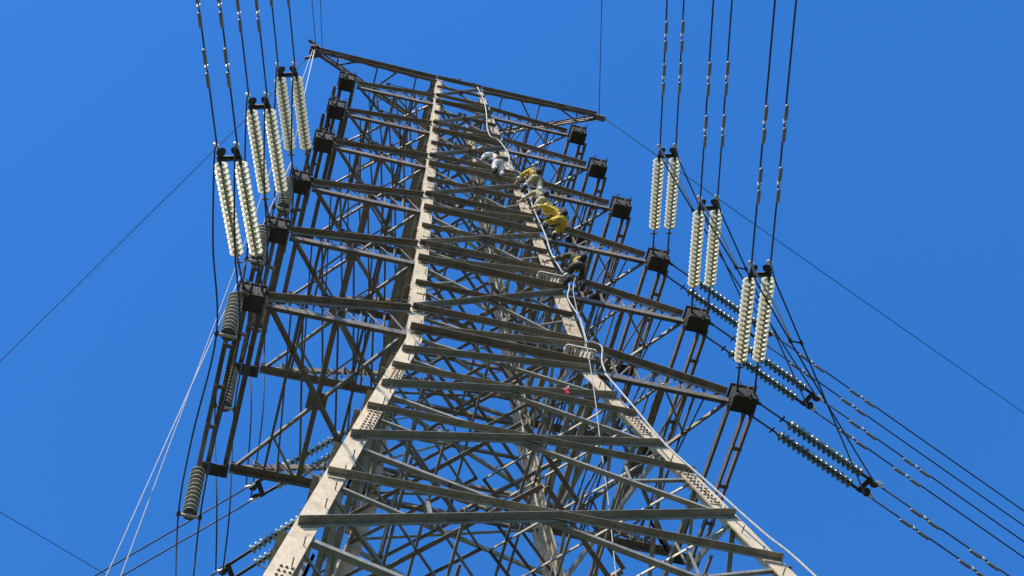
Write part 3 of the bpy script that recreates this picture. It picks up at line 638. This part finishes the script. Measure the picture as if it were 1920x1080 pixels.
def person(base, rz, label, J, coat, trousers, helmet, boots=M_DKTR, belt=M_MAROON, pack=None, scale=1.08, sleeves=True, stripes=True):
    J = {k: V(v) for k, v in J.items()}
    rad = dict(pelvis=.125, spine=.115, chest=.135, neck=.055, jaw=.07, head=.095, crown=.07)
    for s in 'lr': rad.update({'sho' + s: .065, 'elb' + s: .045, 'wri' + s: .032, 'hip' + s: .09, 'kne' + s: .06, 'ank' + s: .042, 'toe' + s: .035, 'palm' + s: .034})
    edges = [('pelvis', 'spine'), ('spine', 'chest'), ('chest', 'neck'), ('neck', 'jaw'), ('jaw', 'head'), ('head', 'crown')]
    fw = (J['face'] if 'face' in J else V((0, 1, .1))).normalized(); J.pop('face', None)
    up = (J['head'] - J['neck']).normalized()
    J['jaw'] = lerp(J['neck'], J['head'], .6) + fw * .025; J['crown'] = J['head'] + up * .075
    J['nose0'] = J['head'] + fw * .085 - up * .02; J['nose'] = J['head'] + fw * .115 - up * .035; rad.update(nose0=.018, nose=.013)
    edges += [('head', 'nose0'), ('nose0', 'nose')]
    for s in 'lr':
        edges += [('chest', 'sho' + s), ('sho' + s, 'elb' + s), ('elb' + s, 'wri' + s), ('pelvis', 'hip' + s), ('hip' + s, 'kne' + s), ('kne' + s, 'ank' + s), ('ank' + s, 'toe' + s)]
        d = (J['wri' + s] - J['elb' + s]).normalized(); sd_ = d.cross(fw)
        if sd_.length < .1: sd_ = d.cross(V((0, 0, 1)))
        sd_.normalize(); nn = d.cross(sd_)
        J['palm' + s] = J['wri' + s] + d * .075; edges.append(('wri' + s, 'palm' + s))
        for f in range(5):
            if f < 4:
                a = J['palm' + s] + sd_ * (f - 1.5) * .021 + d * .03; b = a + d * (.035 + .006 * (1.5 - abs(f - 1.5))) + nn * .012; c = b + d * .02 + nn * .03
            else:
                a = J['wri' + s] + d * .035 + sd_ * .04; b = a + sd_ * .025 + d * .03; c = b + d * .025 + nn * .015
            for nm, q in (('a', a), ('b', b), ('c', c)): J['f%d%s%s' % (f, nm, s)] = q; rad['f%d%s%s' % (f, nm, s)] = .0095
            edges += [('palm' + s if f < 4 else 'wri' + s, 'f%da%s' % (f, s)), ('f%da%s' % (f, s), 'f%db%s' % (f, s)), ('f%db%s' % (f, s), 'f%dc%s' % (f, s))]
    body = skin_obj('person', J, edges, rad, M_SKIN, None); body.location = base; body.rotation_euler = (0, 0, rz); body.scale = (scale,) * 3
    tag(body, label, 'person')
    cr = {k: v + .020 for k, v in rad.items()}; cr['neck'] = .075
    e = [('pelvis', 'spine'), ('spine', 'chest'), ('chest', 'coll')]; J['coll'] = lerp(J['chest'], J['neck'], .75); cr['coll'] = .085
    for s in 'lr':
        J['cuf' + s] = lerp(J['elb' + s], J['wri' + s], .9 if sleeves else .1); cr['cuf' + s] = .052
        e += [('chest', 'sho' + s), ('sho' + s, 'elb' + s), ('elb' + s, 'cuf' + s)]
    skin_obj('jacket', J, e, cr, coat, body)
    e = [('waist', 'pelvis')]; J['waist'] = lerp(J['pelvis'], J['spine'], .35); cr['waist'] = .135; cr['pelvis'] = .145
    for s in 'lr':
        J['hem' + s] = lerp(J['kne' + s], J['ank' + s], .9); cr['hem' + s] = .065
        e += [('pelvis', 'hip' + s), ('hip' + s, 'kne' + s), ('kne' + s, 'hem' + s)]
    skin_obj('trousers', J, e, cr, trousers, body)
    def child(mb, nm, m=None, sm=False):
        o = bpy.data.objects.new(nm, mb.mesh(nm, m, sm)); COL.objects.link(o); o.parent = body; return o
    for s in 'lr':
        b = MB(); a, t = J['ank' + s], J['toe' + s]; dd = (t - a)
        b.tube([lerp(J['kne' + s], a, .72), a, a + V((0, 0, -.03)) - dd * .15, lerp(a, t, .5) + V((0, 0, -.01)), t, t + dd * .18], [.07, .062, .06, .055, .05, .03], 8); child(b, 'boot', boots, True)
        b = MB(); ee = fw.cross(up).normalized() * (.034 if s == 'r' else -.034); b.lathe([(0, -.012), (.011, -.006), (.012, 0), (.011, .006), (0, .012)], J['head'] + fw * .088 + ee + up * .012, fw, 8); child(b, 'eye', M_HAIR, True)
    b = MB(); hc = J['head'] + up * .02
    if helmet is None:
        b.lathe([(.10, -.035), (.112, 0), (.110, .045), (.085, .09), (.045, .112), (0, .118)], hc - fw * .018, up, 12); child(b, 'hair', M_HAIR, True)
    else:
        b.lathe([(.10, -.01), (.165, -.012), (.165, .0), (.128, .012), (.125, .05), (.10, .10), (.055, .13), (0, .138)], hc, up + fw * .1, 14); child(b, 'helmet', helmet, True)
    b = MB(); c0 = lerp(J['pelvis'], J['spine'], .30); ax = (J['spine'] - J['pelvis']).normalized()
    b.lathe([(.163, -.035), (.175, -.03), (.175, .03), (.163, .035)], c0, ax, 16); child(b, 'belt', belt, True)
    b = MB()
    for s in 'lr':
        p = J['sho' + s]; q = c0 + (p - J['chest']) * .6
        b.tube(smooth_path([q - fw * .13, lerp(p, J['chest'], .45) - fw * .15, lerp(p, J['chest'], .45) + ax * .1, lerp(p, J['chest'], .45) + fw * .15, q + fw * .13]), .016, 5)
    child(b, 'harness', M_HARD, True)
    b = MB(); q0 = c0 + fw * .16; b.tube(smooth_path([q0, q0 + fw * .18 - up * .10, q0 + fw * .34 + up * .12, q0 + fw * .40 + up * .34]), .012, 5); child(b, 'lanyard', M_ROPE, True)
    if stripes:
        for nm, c1, c2, f, r_ in (('sleeve_band', 'elbl', 'wril', .5, .066), ('sleeve_band', 'elbr', 'wrir', .5, .066), ('leg_band', 'knel', 'ankl', .5, .078), ('leg_band', 'kner', 'ankr', .5, .082)):
            b = MB(); b.lathe([(r_, -.025), (r_ + .006, -.02), (r_ + .006, .02), (r_, .025)], lerp(J[c1], J[c2], f), J[c2] - J[c1], 12); child(b, nm, M_REFL, True)
    if pack:
        b = MB(); pc = J['chest'] - fw * .215 - ax * .20
        b.lathe([(0, -.17), (.06, -.165), (.085, -.12), (.085, .09), (.06, .15), (0, .17)], pc, ax, 12); child(b, 'backpack', pack, True)
    return body
def pose(**k):
    J = dict(pelvis=(0, -.05, .88), spine=(0, -.03, 1.08), chest=(0, .02, 1.31), neck=(0, .05, 1.48), head=(0, .08, 1.60),
             shol=(-.19, .03, 1.40), shor=(.19, .03, 1.40), elbl=(-.30, .20, 1.50), elbr=(.30, .22, 1.28), wril=(-.26, .38, 1.68), wrir=(.24, .42, 1.38),
             hipl=(-.10, -.04, .84), hipr=(.10, -.04, .84), knel=(-.15, .18, .56), kner=(.13, .08, .46), ankl=(-.13, .08, .16), ankr=(.12, .02, .06), toel=(-.15, .24, .10), toer=(.13, .18, .02), face=(0, 1, .25))
    J.update(k); return J
person((.74, -1.66, 13.22), .5, 'climber in white shirt and pale trousers with dark belt, highest on the tower',
       pose(pelvis=(0, -.06, .86), spine=(-.03, -.02, 1.06), chest=(-.05, .06, 1.27), neck=(-.02, .12, 1.42), head=(0, .17, 1.53), shol=(-.24, .06, 1.33), shor=(.15, .08, 1.36), elbl=(-.42, .10, 1.10), wril=(-.46, .22, .88), elbr=(.36, .22, 1.20), wrir=(.46, .32, 1.02), knel=(-.15, .06, .47), ankl=(-.15, -.02, .06), toel=(-.17, .14, .02), kner=(.14, .05, .46), ankr=(.14, -.02, .06), toer=(.15, .14, .02)),
       M_WHITE, M_LTR, None, M_DKTR, M_DKTR, None, 1.0, True, False)
person((1.74, -1.98, 11.75), .15, 'climber in bright yellow jacket, second from the top of the tower',
       pose(elbl=(-.36, .16, 1.22), wril=(-.44, .36, 1.10), elbr=(.16, .2, 1.60), wrir=(.10, .34, 1.84), knel=(-.24, .22, .60), ankl=(-.34, .12, .26), toel=(-.38, .28, .2)),
       M_YEL, M_TAN, M_HELW, M_DKTR, M_MAROON, M_DKTR, 1.0)
person((1.76, -2.10, 9.75), .3, 'climber in tan turnout coat and dark backpack, third from the top of the tower',
       pose(elbl=(-.34, .2, 1.30), wril=(-.46, .40, 1.20), elbr=(.33, .18, 1.22), wrir=(.30, .40, 1.36), kner=(.22, .22, .62), ankr=(.24, .10, .28), toer=(.26, .26, .24)),
       M_TAN, M_TAN, M_HELW, M_DKTR, M_HARD, M_DKTR, 1.0)
person((2.05, -2.20, 8.35), .55, 'climber in yellow jacket leaning left with maroon pack, fourth from the top of the tower',
       pose(pelvis=(.12, -.10, .84), spine=(.08, -.08, 1.04), chest=(-.02, -.02, 1.25), neck=(-.12, .04, 1.39), head=(-.19, .09, 1.48), shol=(-.22, .0, 1.26), shor=(.17, 0, 1.38), elbl=(-.46, .10, 1.16), wril=(-.62, .26, 1.06), elbr=(.10, .2, 1.58), wrir=(-.12, .34, 1.62), hipl=(.02, -.08, .80), hipr=(.22, -.08, .80), knel=(-.14, .30, .88), ankl=(-.14, .30, .64), toel=(-.16, .46, .63), kner=(.26, .32, .86), ankr=(.22, .30, .64), toer=(.24, .46, .63)),
       M_YEL, M_YEL, M_HELY, M_DKTR, M_MAROON, M_MAROON, 1.04)
person((2.20, -2.62, 4.3), .25, 'climber in dark olive turnout gear with yellow belt, lowest on the right leg',
       pose(elbl=(-.36, .18, 1.32), wril=(-.58, .34, 1.30), elbr=(.28, .2, 1.44), wrir=(.20, .4, 1.6), knel=(-.20, .34, .86), ankl=(-.16, .26, .58), toel=(-.18, .42, .56), kner=(.20, .32, .74), ankr=(.16, .16, .42), toer=(.18, .32, .40)),
       mat('olive_turnout', (.075, .07, .03), .85, 0, .3, .4, 9., .2, (.05, .045, .03)), mat('olive_trousers', (.06, .055, .03), .85, 0, .3), M_HELM, M_DKTR, M_YEL, M_DKTR, 1.12)
